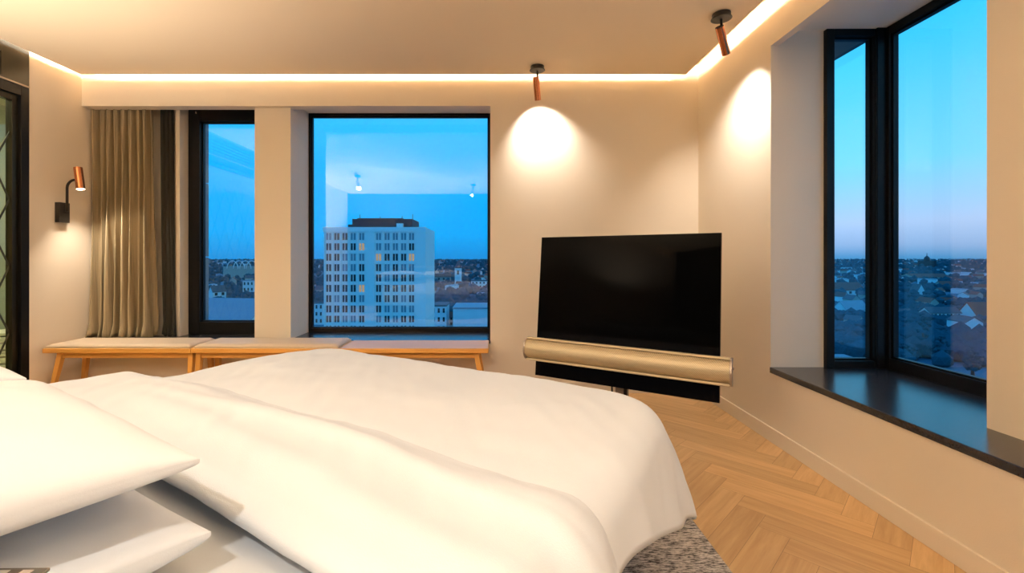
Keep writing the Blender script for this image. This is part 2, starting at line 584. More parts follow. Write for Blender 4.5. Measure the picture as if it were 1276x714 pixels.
def spot(name, loc, target, energy, size, blend, radius=.025, col=(1, .93, .83)):
    l = bpy.data.lights.new(name, 'SPOT')
    l.energy, l.spot_size, l.spot_blend, l.shadow_soft_size, l.color = energy, R(size), blend, radius, col
    o = bpy.data.objects.new(name, l)
    COL.objects.link(o)
    o.location = loc
    o.rotation_euler = (Vector(target) - Vector(loc)).to_track_quat('-Z', 'Y').to_euler()
    return o


def ceiling_spot(x, y, target, label, energy, size, blend, tube_dir, radius=.025):
    """black ceiling canopy with a thin stem and a tilted copper tube"""
    t = thing('ceiling_spotlight', label, 'spotlight', (x, y, ZP), 0, 'copper ceiling spotlights')
    bm = bmesh.new()
    lathe(bm, [(.055, 0), (.056, -.004), (.055, -.022), (.062, -.030), (.063, -.034), (.055, -.036)], 32)
    obj('canopy', bm, M['black_metal'], t)
    bm = bmesh.new()
    tube(bm, [(0, 0, -.034), (0, 0, -.085), (.0, 0, -.098)], .008, 14)
    obj('stem', bm, M['black_metal'], t)
    d = Vector(tube_dir).normalized()
    top = Vector((-.012, 0, -.088)) - d * .004
    L, rr = .185, .026
    bm = bmesh.new()
    tube(bm, [top, top + d * L], rr, 32, cap=False)
    tube(bm, [top + d * .002, top + d * L], rr - .003, 32, cap=False)
    # close the rim between outer and inner wall
    o = obj('lamp_shade', bm, M['copper'], t)
    bm = bmesh.new()
    tube(bm, [top - d * .001, top + d * .012], rr - .0005, 32)
    obj('shade_cap', bm, M['black_metal'], t)
    bm = bmesh.new()
    tube(bm, [top + d * (L - .030), top + d * (L - .026)], rr - .0035, 24)
    obj('lamp_lens', bm, M['led'], t)
    p = Vector((x, y, ZP)) + top + d * (L + .004)
    spot('spot_beam', p, target, energy, size, blend, radius)
    return t


# ------------------------------------------------------------------ reading lamp on the left wall
t = thing('wall_reading_lamp', 'black wall lamp with copper shade beside the curtain', 'wall lamp', (XL, 3.77, 1.47))
obj('wall_plate', B((0, .042, -.045, .045, 0, .165)), M['black_metal'], t, bevel=.003)
obj('switch', B((.042, .052, -.012, .018, .075, .15)), M['cable'], t, bevel=.003)
bm = bmesh.new()
pts = [(.060, 0, .09), (.060, 0, .285)]
for i in range(1, 9):
    a = math.pi / 2 * i / 8
    pts.append((.060 + .07 * (1 - math.cos(a)), -.00 * i, .285 + .07 * math.sin(a)))
pts.append((.165, 0, .362))
tube(bm, pts, .0095, 16)
obj('arm', bm, M['black_metal'], t)
d = Vector((.20, -.08, -1)).normalized()
top = Vector((.150, 0, .455))
bm = bmesh.new()
tube(bm, [top, top + d * .185], .030, 32, cap=False)
tube(bm, [top + d * .002, top + d * .185], .027, 32, cap=False)
obj('lamp_shade', bm, M['copper'], t)
bm = bmesh.new()
tube(bm, [top + d * .004, top + d * .012], .0285, 32)
obj('shade_cap', bm, M['black_metal'], t)
bm = bmesh.new()
tube(bm, [top + d * .178, top + d * .184], .0265, 24)
obj('lamp_lens', bm, M['led'], t)
LAMP_P = Vector((XL, 3.77, 1.47)) + top + d * .19

# ------------------------------------------------------------------ curtains
def curtain(name, label, x0t, x1t, x0b, x1b, yt, yb, folds, amp_t, amp_b, z0, z1, m, seed, flare=0):
    rnd = random.Random(seed)
    ph = [rnd.uniform(0, 6.28) for _ in range(6)]
    bm = bmesh.new()
    ns, nz = folds * 18, 60
    grid = []
    for j in range(nz + 1):
        v = j / nz                         # 0 bottom, 1 top
        row = []
        for i in range(ns + 1):
            s = i / ns
            sw = s + .026 * math.sin(6.28 * 2 * s + ph[0]) + .020 * math.sin(6.28 * 3.3 * s + ph[1] + v * 1.6) + .008 * math.sin(6.28 * 7.3 * s + ph[2])
            k = 1 - v
            x = (x0t + (x1t - x0t) * sw) * v + (x0b + (x1b - x0b) * sw) * k
            am = .65 + .55 * math.sin(6.28 * 1.7 * s + ph[1]) ** 2          # some folds deeper than others
            a = (amp_t * v + amp_b * k) * am
            phase = 6.28 * folds * sw
            w = math.sin(phase + .8 * math.sin(2.2 * v + ph[2]))
            w = math.copysign(abs(w) ** .8, w)
            w2 = math.sin(phase * 2.03 + ph[3] + 2 * v) * .40 * (v ** 2 + .05)
            w3 = math.sin(phase * .5 + ph[4] + 1.5 * v) * .35 * k
            y = yt * v + yb * k - a * (w + w2 + w3)
            x += .55 * a * math.cos(phase + ph[5]) * k + .010 * math.sin(3.2 * v + phase * .37 + ph[0]) * k
            # crumple where the hem settles on the bench
            h = max(0, 1 - v / .06)
            y -= h * .018 * (1 + math.sin(phase * 1.3 + ph[1]))
            z = z0 + (z1 - z0) * v + h * .012 * (1 + math.sin(phase * 1.7 + ph[2]))
            row.append(bm.verts.new((x, y, z)))
        grid.append(row)
    for j in range(nz):
        for i in range(ns):
            bm.faces.new((grid[j][i], grid[j][i + 1], grid[j + 1][i + 1], grid[j + 1][i])).smooth = True
    o = obj(name, bm, m)
    sd = o.modifiers.new('cloth_thickness', 'SOLIDIFY')
    sd.thickness = .003
    return tag(o, label, 'curtain')


curtain('curtain', 'olive velvet curtain gathered in folds at the left corner', -3.585, -3.075, -3.585, -3.04, 4.085, 4.065, 8, .032, .056, .468, 2.575, M['curtain'], 5)
curtain('blackout_curtain', 'narrow black curtain between the olive curtain and the narrow window', -3.045, -2.925, -2.995, -2.885, 4.15, 4.13, 3, .009, .009, .465, 2.575, M['blackout'], 9)

# ------------------------------------------------------------------ benches
BZ, BL = .46, 1.175


def pad_bm(L, Dp, H):
    """thin seat pad with soft rounded edges"""
    bm = bmesh.new()
    nx, ny = 40, 14
    top, bot = [], []
    for j in range(ny + 1):
        rt, rb = [], []
        for i in range(nx + 1):
            x, y = -L / 2 + L * i / nx, -Dp / 2 + Dp * j / ny
            e = min(L / 2 - abs(x), Dp / 2 - abs(y))
            r = min(1, max(0, e / .03))
            z = H * (.45 + .55 * math.sqrt(max(0, 1 - (1 - r) ** 2))) + .004 * min(1, e / .12)
            rt.append(bm.verts.new((x, y, z)))
            rb.append(bm.verts.new((x, y, 0)))
        top.append(rt)
        bot.append(rb)
    for j in range(ny):
        for i in range(nx):
            bm.faces.new((top[j][i], top[j][i + 1], top[j + 1][i + 1], top[j + 1][i])).smooth = True
            bm.faces.new((bot[j][i], bot[j + 1][i], bot[j + 1][i + 1], bot[j][i + 1]))
    for i in range(nx):
        bm.faces.new((bot[0][i], bot[0][i + 1], top[0][i + 1], top[0][i]))
        bm.faces.new((bot[ny][i + 1], bot[ny][i], top[ny][i], top[ny][i + 1]))
    for j in range(ny):
        bm.faces.new((bot[j + 1][0], bot[j][0], top[j][0], top[j + 1][0]))
        bm.faces.new((bot[j][nx], bot[j + 1][nx], top[j + 1][nx], top[j][nx]))
    return bm


def leg_bm(xt, yt, xb, yb, h, a=.021, b=.014):
    bm = bmesh.new()
    rs = []
    for z, x, y, r in ((h, xt, yt, a), (h * .5, (xt + xb) / 2, (yt + yb) / 2, (a + b) / 2), (0, xb, yb, b)):
        rs.append([bm.verts.new((x + sx * r, y + sy * r, z)) for sx, sy in ((-1, -1), (1, -1), (1, 1), (-1, 1))])
    for p, q in zip(rs, rs[1:]):
        for k in range(4):
            bm.faces.new((p[k], p[(k + 1) % 4], q[(k + 1) % 4], q[k]))
    bm.faces.new(rs[0])
    bm.faces.new(list(reversed(rs[-1])))
    return bm


def bench(xc, label, pad, splay_l, splay_r):
    t = thing('bench', label, 'bench', (xc, YB - .012 - .185, 0), 0, 'oak benches under the far windows')
    D = .355
    obj('seat', B((-BL / 2, BL / 2, -D / 2, D / 2, BZ - .036, BZ)), M['oak'], t, bevel=.004)
    if pad:
        pd = obj('seat_pad', pad_bm(BL - .03, D - .02, .030), M['pad'], t)
        pd.location = (0, 0, BZ)
    else:
        obj('top_sheet', B((-BL / 2 + .004, BL / 2 - .004, -D / 2 + .004, D / 2 - .004, BZ, BZ + .003)), M['laminate'], t)
    xl, xr = -BL / 2 + .10, BL / 2 - .10
    if not splay_l:
        xl = -BL / 2 + .03
    if not splay_r:
        xr = BL / 2 - .03
    obj('apron', B((xl, xr, -.125, -.105, BZ - .085, BZ - .036), (xl, xr, .105, .125, BZ - .085, BZ - .036)), M['oak'], t, bevel=.002)
    for s in (-1, 1):
        obj('leg', leg_bm(xl, s * .115, xl - (.075 if splay_l else .0), s * .150, BZ - .036), M['oak_leg'], t, bevel=.003)
        obj('leg', leg_bm(xr, s * .115, xr + (.075 if splay_r else .0), s * .150, BZ - .036), M['oak_leg'], t, bevel=.003)
    return t


bx0 = -3.575
bench(bx0 + BL / 2, 'oak bench with beige pad in front of the curtain', True, True, False)
bench(bx0 + BL * 1.5 + .002, 'oak bench with beige pad in the middle of the row', True, False, False)
bench(bx0 + BL * 2.5 + .004, 'oak bench without a pad at the right end of the row', False, False, True)

# ------------------------------------------------------------------ television
TVP = dict(X=.7875, Y=2.855, Z=-.3305 + CZ, W=1.137, H=.95, yaw=-.564, tilt=.107)
tv = thing('television', 'large black television on a floor stand in the room corner', 'television')
rv = Vector((math.cos(TVP['yaw']), math.sin(TVP['yaw']), 0))
nv = Vector((math.sin(TVP['yaw']), -math.cos(TVP['yaw']), 0))
uv_ = Vector((0, 0, 1)) * math.cos(TVP['tilt']) - nv * math.sin(TVP['tilt'])
nn = rv.cross(uv_)
cc = Vector((TVP['X'], TVP['Y'], TVP['Z']))
base = cc - nn * .10
tv.location = (base.x, base.y, 0)
TM = Matrix.Translation(cc - Vector((base.x, base.y, 0))) @ Matrix((rv, -nn, uv_)).transposed().to_4x4()   # local: x right, y back, z up
W, H = TVP['W'], TVP['H']


def tvobj(name, bm, m, **k):
    bm.transform(TM)
    return obj(name, bm, m, tv, **k)


tvobj('housing', B((-W / 2 + .004, W / 2 - .004, .006, .030, -H / 2 + .004, H / 2 - .004), (-.42, .42, .03, .07, -H / 2 + .08, .05)), M['tv_black'], bevel=.004)
tvobj('screen', B((-W / 2 + .004, W / 2 - .004, 0, .006, -H / 2 + .30, H / 2 - .004)), M['screen'])
tvobj('lower_glass', B((-W / 2 + .004, W / 2 - .004, 0, .006, -H / 2 + .004, -H / 2 + .30)), M['tv_black'])
tvobj('bezel', B((-W / 2, -W / 2 + .004, -.001, .031, -H / 2, H / 2), (W / 2 - .004, W / 2, -.001, .031, -H / 2, H / 2), (-W / 2, W / 2, -.001, .031, H / 2 - .004, H / 2), (-W / 2, W / 2, -.001, .031, -H / 2, -H / 2 + .004)), M['tv_black'])
# speaker bar: rounded front, brass, with end caps and rails
SZ, SH, SD, SL = -H / 2 + .178, .155, .075, W + .13
bm = bmesh.new()
uvl = bm.loops.layers.uv.new('UVMap')
n = 20
prof = []
for i in range(n + 1):
    a = math.pi * (i / n - .5)
    prof.append((-SD * math.cos(a) ** .75, (SH / 2 - .010) * math.sin(a)))
nx = 24
for k in range(nx):
    for i in range(n):
        xs = (-SL / 2 + .012 + (SL - .024) * k / nx, -SL / 2 + .012 + (SL - .024) * (k + 1) / nx)
        q = [(xs[0], *prof[i]), (xs[1], *prof[i]), (xs[1], *prof[i + 1]), (xs[0], *prof[i + 1])]
        f = bm.faces.new([bm.verts.new((a, b, c + SZ)) for a, b, c in q])
        f.smooth = True
        for lp, (a, b, c) in zip(f.loops, q):
            lp[uvl].uv = (a, c)
bmesh.ops.remove_doubles(bm, verts=bm.verts, dist=1e-5)
spk = tvobj('speaker', bm, M['grille'])


def tv_sub(name, bm, m, par, **k):
    bm.transform(TM)
    o = obj(name, bm, m, par, **k)
    return o


tv_sub('rail', B((-SL / 2 + .012, SL / 2 - .012, -SD * .62, 0, SZ + SH / 2 - .014, SZ + SH / 2)), M['brass'], spk, bevel=.004)
tv_sub('rail', B((-SL / 2 + .012, SL / 2 - .012, -SD * .62, 0, SZ - SH / 2, SZ - SH / 2 + .014)), M['brass'], spk, bevel=.004)
for s in (-1, 1):
    bm = bmesh.new()
    pr = [(-(SD + .004) * math.cos(math.pi * (i / 16 - .5)) ** .75, SH / 2 * math.sin(math.pi * (i / 16 - .5))) for i in range(17)]
    x0, x1 = sorted((s * (SL / 2 - .012), s * SL / 2))
    a = [bm.verts.new((x0, y, z + SZ)) for y, z in pr]
    b = [bm.verts.new((x1, y, z + SZ)) for y, z in pr]
    for i in range(16):
        bm.faces.new((a[i], a[i + 1], b[i + 1], b[i]))
    bm.faces.new((a[16], a[0], b[0], b[16]))
    bm.faces.new(a)
    bm.faces.new(list(reversed(b)))
    tv_sub('end_cap', bm, M['steel'], spk, bevel=.002)
bm = bmesh.new()
a0 = TM @ Vector((SL / 2 - .001, -.02, SZ + .02))
tube(bm, [a0, a0 + rv * .008], .008, 12)
obj('button', bm, M['steel'], spk)
# stand: column and base, world-vertical, in the thing's own frame
ca = math.atan2(rv.y, rv.x)


def stand(name, bm, m, **k):
    bm.transform(Matrix.Rotation(ca, 4, 'Z'))
    return obj(name, bm, m, tv, **k)


stand('column', B((-.055, .0, -.02, .02, .02, .75)), M['steel'], bevel=.004)
stand('column_cover', B((0, .022, -.024, .02, .02, .75)), M['black_metal'], bevel=.003)
bm = bmesh.new()
lathe(bm, [(.26, 0), (.26, .012), (.252, .02), (.05, .021)], 48)
stand('base', bm, M['black_metal'])
bm = bmesh.new()
tube(bm, [(-.07, -.02, .55), (-.075, -.025, .35), (-.068, -.03, .2), (-.06, -.02, .06), (-.05, -.02, .03)], .006, 10)
stand('cable', bm, M['cable'])

# ------------------------------------------------------------------ bed (local frame: w to its right, a toward the foot)
EA = Vector((.527, .85, 0)).normalized()
EW = Vector((EA.y, -EA.x, 0))
FP = Vector((.56, 1.62, 0))                     # foot-right corner of the mattress
BW, BLn = 1.80, 2.0
BM = Matrix.Translation(FP) @ Matrix((EW, EA, Vector((0, 0, 1)))).transposed().to_4x4()
BROT = math.atan2(EW.y, EW.x)
bed = thing('bed', 'large double bed made up in white linen on a grey rug', 'bed', FP, BROT)
obj('bed_base', B((-BW + .09, -.09, -BLn + .02, -.09, .26, .41)), M['upholstery'], bed, bevel=.02, seg=4)
obj('mattress', B((-BW + .03, -.03, -BLn, -.03, .41, .662)), M['mattress'], bed, bevel=.05, seg=5)
obj('headboard', B((-BW - .02, .02, -BLn - .11, -BLn - .01, .10, 1.02)), M['upholstery'], bed, bevel=.03, seg=4)
for w_, a_ in ((-BW + .25, -BLn + .2), (-.25, -BLn + .2), (-BW + .3, -.3), (-.3, -.3)):
    bm = bmesh.new()
    tube(bm, [(w_, a_, .012), (w_, a_, .262)], .03, 16, radii=[.022, .032])
    obj('leg', bm, M['dark_wood'], bed)


def sstep(a, b, x):
    t = min(1, max(0, (x - a) / (b - a)))
    return t * t * (3 - 2 * t)


Z0 = .672
HANG = .25
RC = .20
PHI = R(74)
RB = .085


def sheet(w, a):
    """bed-local position of a point of a sheet draped over the bed; (w, a) are flat cloth coordinates"""
    hx = BW / 2 - RC
    cx = w + BW / 2
    ay = a + RC
    qx = abs(cx) - hx
    if qx > 0 and ay > 0:
        L = math.hypot(qx, ay)
        nx_, ny_ = qx / L * math.copysign(1, cx), ay / L
        q = L - RC
    elif qx > ay:
        nx_, ny_, q = math.copysign(1, cx), 0, qx - RC
    else:
        nx_, ny_, q = 0, 1, ay - RC
    z = Z0
    # puffed top, sagging a little between
    inn = min(1, max(0, -q / .55))
    z += .018 * sstep(0, 1, inn) + .012 * noise.noise(Vector((w * 1.7, a * 1.7, 3.1)))
    if q <= 0:
        return Vector((w, a, z))
    bw, ba = w - nx_ * q, a - ny_ * q
    if q < RB * PHI:
        h, v = RB * math.sin(q / RB), RB * (1 - math.cos(q / RB))
    else:
        e = q - RB * PHI
        h, v = RB * math.sin(PHI) + e * math.cos(PHI), RB * (1 - math.cos(PHI)) + e * math.sin(PHI)
    per = (a if abs(nx_) > .7 else w)
    fold = sstep(.1, .45, q) * (.007 * math.sin(per * 11 + 1.0) + .004 * math.sin(per * 23 + 2))
    corner = 4 * (nx_ * ny_) ** 2 if ny_ > 0 else 0
    h += fold + corner * .025 * sstep(.03, .4, q)
    return Vector((bw + nx_ * h, ba + ny_ * h, z - v))


def wrinkle(w, a):
    n1 = noise.noise(Vector((w * 3.1, a * 5.3, .5)))
    n2 = noise.noise(Vector((w * 9 + a * 4, a * 9 - w * 4, 7.5)))
    n3 = noise.noise(Vector(((w + a) * 14, (w - a) * 3.0, 2.2)))
    return .0075 * n1 + .0026 * n2 + .0030 * n3


def cloth(name, w0, w1, a0, a1, thick, m, par, label=None, nw=150, na=110, lift=None, under=True):
    bm = bmesh.new()
    eps = .004
    top = []
    for j in range(na + 1):
        row = []
        a = a0 + (a1 - a0) * j / na
        for i in range(nw + 1):
            we = w1(a) if callable(w1) else w1
            w = w0 + (we - w0) * i / nw
            p = sheet(w, a)
            du = sheet(w + eps, a) - sheet(w - eps, a)
            dv = sheet(w, a + eps) - sheet(w, a - eps)
            nrm = du.cross(dv).normalized()
            off = wrinkle(w, a) + (lift(w, a) if lift else 0)
            row.append(bm.verts.new(p + nrm * off))
        top.append(row)
    for j in range(na):
        for i in range(nw):
            bm.faces.new((top[j][i], top[j][i + 1], top[j + 1][i + 1], top[j + 1][i])).smooth = True
    o = obj(name, bm, m, par)
    if thick:
        s = o.modifiers.new('cloth_thickness', 'SOLIDIFY')
        s.thickness = thick
        s.offset = -1
    return o


FA0, FA1 = -1.235, -.80                        # turned-down band of the duvet


def lift_main(w, a):
    return .008


def lift_fold(w, a):
    rise = sstep(FA1 + .02, FA1 - .12, a)                     # soft edge toward the foot
    head = math.sqrt(max(0, 1 - max(0, (FA0 + .05 - a) / .05) ** 2))
    wob = .010 * noise.noise(Vector((w * 2.3, a * 3, 9)))
    r1 = math.exp(-((a + .955 + .03 * math.sin(w * 3.1)) / .035) ** 2)
    r2 = math.exp(-((a + 1.09 + .04 * math.sin(w * 2.1 + 1)) / .05) ** 2)
    low = .016 * sstep(.03, .30, w) * math.sin((a + 1) * 42)
    return -.006 + .02 * sstep(FA1 + .05, FA1, a) + (.046 + wob) * rise * (.35 + .65 * head) + (.011 * r1 + .010 * r2) * sstep(-1.7, -.9, w) + low


dv = thing('duvet', 'white duvet spread over the bed with its top folded back', 'duvet', FP, BROT)
cloth('duvet_cover', -BW - HANG, lambda a: .195 + .165 * sstep(-.75, -.08, a) - .09 * sstep(.10, .285, a), -1.20, .285, .010, M['white_linen'], dv, lift=lift_main)
cloth('turned_down_fold', -BW - HANG - .02, lambda a: .215 + .165 * sstep(-.75, -.08, a), FA0, FA1 + .03, .010, M['white_linen'], dv, lift=lift_fold, na=70, nw=160)


def pillow(name, label, w, a, z, L, D, Tt, Tb, tilt_w=0, tilt_a=0, yaw=0, seed=1):
    """soft pillow with a seam all round and pointed corners"""
    rnd = random.Random(seed)
    off = Vector((rnd.uniform(0, 50), rnd.uniform(0, 50), 0))
    bm = bmesh.new()
    nx, ny = 56, 44
    tops, bots = [], []
    for j in range(ny + 1):
        rt, rb = [], []
        for i in range(nx + 1):
            # denser sampling at the rim
            u = math.sin((i / nx - .5) * math.pi)
            v = math.sin((j / ny - .5) * math.pi)
            x = u * L / 2 * (1 - .055 * (1 - v * v) * abs(u) ** 3)
            y = v * D / 2 * (1 - .055 * (1 - u * u) * abs(v) ** 3)
            x *= 1 - .03 * (1 - abs(v)) * abs(u)
            e = max(0, (1 - u ** 2)) ** .55 * max(0, (1 - v ** 2)) ** .55
            wr = noise.noise(off + Vector((x * 5, y * 5, 0))) * .010 + noise.noise(off + Vector((x * 14, y * 9, 4))) * .004
            wr *= min(1, e * 3)
            rim = .0028
            zt = rim + Tt * e ** .85 + wr
            zb = -rim - Tb * min(1, e * 1.15) ** .6
            rt.append(bm.verts.new((x, y, zt)))
            rb.append(bm.verts.new((x, y, zb)))
        tops.append(rt)
        bots.append(rb)
    for j in range(ny):
        for i in range(nx):
            bm.faces.new((tops[j][i], tops[j][i + 1], tops[j + 1][i + 1], tops[j + 1][i])).smooth = True
            bm.faces.new((bots[j][i], bots[j + 1][i], bots[j + 1][i + 1], bots[j][i + 1])).smooth = True
    for i in range(nx):
        bm.faces.new((bots[0][i], bots[0][i + 1], tops[0][i + 1], tops[0][i]))
        bm.faces.new((bots[ny][i + 1], bots[ny][i], tops[ny][i], tops[ny][i + 1]))
    for j in range(ny):
        bm.faces.new((bots[j + 1][0], bots[j][0], tops[j][0], tops[j + 1][0]))
        bm.faces.new((bots[j][nx], bots[j + 1][nx], tops[j + 1][nx], tops[j][nx]))
    o = obj(name, bm, M['pillow_linen'])
    p = BM @ Vector((w, a, z))
    o.matrix_world = Matrix.Translation(p) @ Matrix.Rotation(BROT + yaw, 4, 'Z') @ Matrix.Rotation(tilt_w, 4, 'X') @ Matrix.Rotation(tilt_a, 4, 'Y')
    return tag(o, label, 'pillow', 'white bed pillows')


pillow('pillow', 'white pillow lying lowest in the near stack', -.755, -1.565, .745, .76, .52, .068, .072, seed=3, yaw=.02)
pillow('pillow', 'plump white pillow on top of the near stack', -.742, -1.58, .875, .76, .52, .078, .045, seed=8, yaw=-.01)
pillow('pillow', 'white pillow lowest in the far stack beyond the near one', -1.55, -1.585, .745, .74, .52, .068, .072, seed=14)
pillow('pillow', 'white pillow on top of the far stack, only its tip in view', -1.56, -1.59, .880, .74, .52, .075, .049, seed=21, yaw=.01)

# small grey-bordered card of pictures at the lower left
p0 = at(63, 706.8, .56)
cd = thing('picture_card', 'small grey bordered picture card in the lower left corner on the pillow', 'card', p0, R(1), None)
obj('border', B((-.16, 0, -.10, 0, -.004, 0), ), M['card_frame'], cd, bevel=.001)
cols = [(.55, .25, .12, 1), (.45, .42, .14, 1), (.50, .42, .36, 1), (.12, .07, .05, 1), (.60, .38, .30, 1), (.50, .46, .38, 1), (.10, .07, .05, 1), (.55, .45, .38, 1)]
xx = -.150
k = 0
wid = [.028, .012, .018, .010, .022, .018, .014, .014]
mats_pic = []
bm = bmesh.new()
for k, wd in enumerate(wid):
    for r_ in range(3):
        bx(bm, xx, xx + wd - .001, -.005 - .026 * r_ - .024, -.005 - .026 * r_, 0, .0006, (k + r_ * 3) % 8)
    xx += wd
obj('pictures', bm, [mat('print_%d' % i, c, .5) for i, c in enumerate(cols)], cd)

# rug
bm = bmesh.new()
bx(bm, -2.3, .885, -.9, 2.06, 0.0, .012)
tag(obj('rug', bm, M['rug'], bevel=.004), 'grey flecked woven rug under the bed', 'rug')

# ------------------------------------------------------------------ lamps that light the room
L1 = (.352, 3.725)
D1 = Vector((.14, .62, -.79))
ceiling_spot(L1[0], L1[1], Vector((L1[0], L1[1], ZP - .09)) + D1 * 2, 'copper ceiling spotlight near the far wall', 54, 108, .8, Vector((.13, .40, -.9)))
L2 = (1.457, 2.92)
D2 = Vector((.50, .50, -.75))
ceiling_spot(L2[0], L2[1], Vector((L2[0], L2[1], ZP - .09)) + Vector((.40, .40, -.95)) * 2, 'copper ceiling spotlight beside the right wall', 66, 104, .95, D2)
ceiling_spot(-.45, -.85, (-.62, 1.0, .7), 'copper ceiling spotlight above the headboard, behind the camera', 98, 80, .8, (-.05, .62, -1), .03)
ceiling_spot(-2.6, .2, (-1.6, 1.9, .5), 'copper ceiling spotlight left of the bed, out of the frame', 30, 95, .9, (.3, .4, -1), .04)  # unseen extra spotlight, added to lift the brightness on the left
ceiling_spot(.9, -.6, (.7, 1.3, .3), 'copper ceiling spotlight right of the bed, behind the camera', 22, 95, .9, (.1, .5, -1), .04)  # another unseen spotlight, added as fill for the right side
spot('lamp_beam', LAMP_P, LAMP_P + Vector((.32, .24, -1)), 58, 112, .7, .03, (1, .88, .72))
# three unseen uplighters, added only to brighten the ceiling and the room
for i, (x, y) in enumerate(((-3.05, 1.45), (1.35, -.6), (-2.7, -.9))):
    t = thing('floor_lamp', ['black uplighter floor lamp beside the glass partition, out of the frame', 'black uplighter floor lamp near the window bay, behind the camera', 'black uplighter floor lamp left of the headboard, out of the frame'][i], 'floor lamp', (x, y, 0))
    bm = bmesh.new()
    lathe(bm, [(.15, 0), (.15, .015), (.14, .022), (.02, .024)], 40)
    obj('base', bm, M['black_metal'], t)
    bm = bmesh.new()
    tube(bm, [(0, 0, .02), (0, 0, 1.40)], .012, 14)
    obj('pole', bm, M['black_metal'], t)
    bm = bmesh.new()
    lathe(bm, [(.02, 1.39), (.08, 1.40), (.15, 1.45), (.17, 1.50), (.165, 1.50), (.145, 1.455), (.08, 1.41), (.02, 1.40)], 40)
    obj('lamp_shade', bm, M['black_metal'], t)
    spot('uplight_beam', (x, y, 1.48), (x, y, 3), (250, 560, 700)[i], 150, .5, .06, (1, .91, .80))
# bathroom lamp
l = bpy.data.lights.new('bathroom_lamp', 'AREA')
l.energy, l.size, l.color = 34, .5, (1, .95, .78)
o = bpy.data.objects.new('bathroom_lamp', l)
COL.objects.link(o)
o.location = (-4.4, 3.3, 2.68)

# ------------------------------------------------------------------ the city outside
GZ = -48.0
OCC = []                                # ground circles already built on


def free(x, y, r):
    return all((x - a) ** 2 + (y - b) ** 2 > (r + c) ** 2 for a, b, c in OCC)


M['ground_city'] = mat('dark_city_ground', (.07, .20, .25, 1), .95, noise_scale=.02, noise_amt=.5, spec=.05)  # bluish base colour stands in for haze over the distance
M['trees'] = mat('dusk_trees', (.022, .10, .125, 1), .95, noise_scale=.3, noise_amt=.5, spec=.05)  # distance haze is put into the blue of the foliage colour
M['tower'] = mat('pale_tower_facade', (.86, .84, .78, 1), .7, noise_scale=.4, noise_amt=.04)
M['tower_dark'] = mat('dark_roof_storey', (.016, .030, .038, 1), .7)
M['tower_win'] = mat('tower_window_glass', (.018, .024, .032, 1), .2, spec=.15)
M['tower_winl'] = mat('tower_window_pale', (.20, .25, .28, 1), .3)
M['winlit'] = emit('lit_window', (1, .60, .25, 1), .5)
M['h_white'] = mat('house_white_plaster', (.80, .80, .78, 1), .8, noise_scale=.3, noise_amt=.1)
M['h_cream'] = mat('house_cream_plaster', (.44, .40, .34, 1), .8, noise_scale=.3, noise_amt=.1)
M['r_red'] = mat('red_tile_roof', (.20, .075, .055, 1), .8, noise_scale=1, noise_amt=.3)
M['r_grey'] = mat('slate_roof', (.10, .11, .12, 1), .7, noise_scale=1, noise_amt=.3)
M['r_blue'] = mat('pale_metal_roof', (.26, .32, .36, 1), .5, noise_scale=.5, noise_amt=.15)

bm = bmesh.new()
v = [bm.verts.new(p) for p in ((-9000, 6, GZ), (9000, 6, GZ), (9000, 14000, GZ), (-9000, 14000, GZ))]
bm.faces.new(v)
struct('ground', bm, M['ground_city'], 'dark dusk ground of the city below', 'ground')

# --- white tower
TD = 150.0
OCC.append((-39, 161, 26))
s_ = TD / F
tx0, tx1 = (403.5 - PX) * s_, (530.5 - PX) * s_
tz1 = CZ - (283.5 - PY) * s_
tw = thing('office_tower', 'tall white tower block with rows of dark windows, in the wide window', 'tower', ((tx0 + tx1) / 2, TD, GZ))
ox, oz = (tx0 + tx1) / 2, GZ
obj('facade', B((tx0 - ox, tx1 - ox, 0, 22, 0, tz1 - oz)), M['tower'], tw)
px2x = lambda px: (px - PX) * s_ - ox
py2z = lambda py: CZ - (py - PY) * s_ - oz
# pilasters and floor bands in relief
colx = [409.7, 419.8, 429.9, 440.2, 450.8, 471.8, 482.4, 492.7, 503, 512.9]
edges = [404] + [414.8, 424.9, 435, 445.5] + [456.5, 466.2] + [477, 487.5, 497.8, 508] + [518.5, 530]
pil = [(404.0, 405.4), (413.9, 415.6), (424.0, 425.7), (434.2, 435.9), (444.6, 446.4), (455.6, 466.6), (476.2, 478.0), (486.6, 488.4), (496.9, 498.7), (507.0, 508.9), (517.6, 530.4)]
rows = [155, 212, 270, 328, 385, 443, 500, 557, 612]
rowy = [260 + r / 4.46 for r in rows]
obj('pilasters', B(*[(px2x(a), px2x(b), -.35, 0, 0, py2z(284.5)) for a, b in pil]), M['tower'], tw)
bands = [py2z(y + 6.4) for y in rowy]
obj('floor_bands', B(*[(px2x(404), px2x(518), -.22, 0, z - .55, z + .35) for z in bands]), M['tower'], tw)
obj('parapet', B((px2x(403), px2x(530.8), -.4, 0, py2z(289), py2z(283)), ), M['tower'], tw)
obj('roof_storey', B((px2x(436), px2x(512), 2.5, 16, py2z(283.6), py2z(272)), (px2x(430), px2x(437), 3, 12, py2z(283.6), py2z(279)), (px2x(443), px2x(500), 2, 15, py2z(272.6), py2z(271.2))), M['tower_dark'], tw)
obj('roof_hut', B((px2x(493), px2x(501), 1.2, 4, py2z(283.6), py2z(278))), M['tower'], tw)
bm = bmesh.new()
for px, h in ((444, 266), (470, 268.5), (498, 268), (511.5, 265.5)):
    bm = bmesh.new()
    tube(bm, [(px2x(px), 4, py2z(272.5)), (px2x(px), 4, py2z(h))], .10, 6)
    obj('antenna', bm, M['tower_dark'], tw)
rnd = random.Random(4)
wn = 0
wmeshes = {}


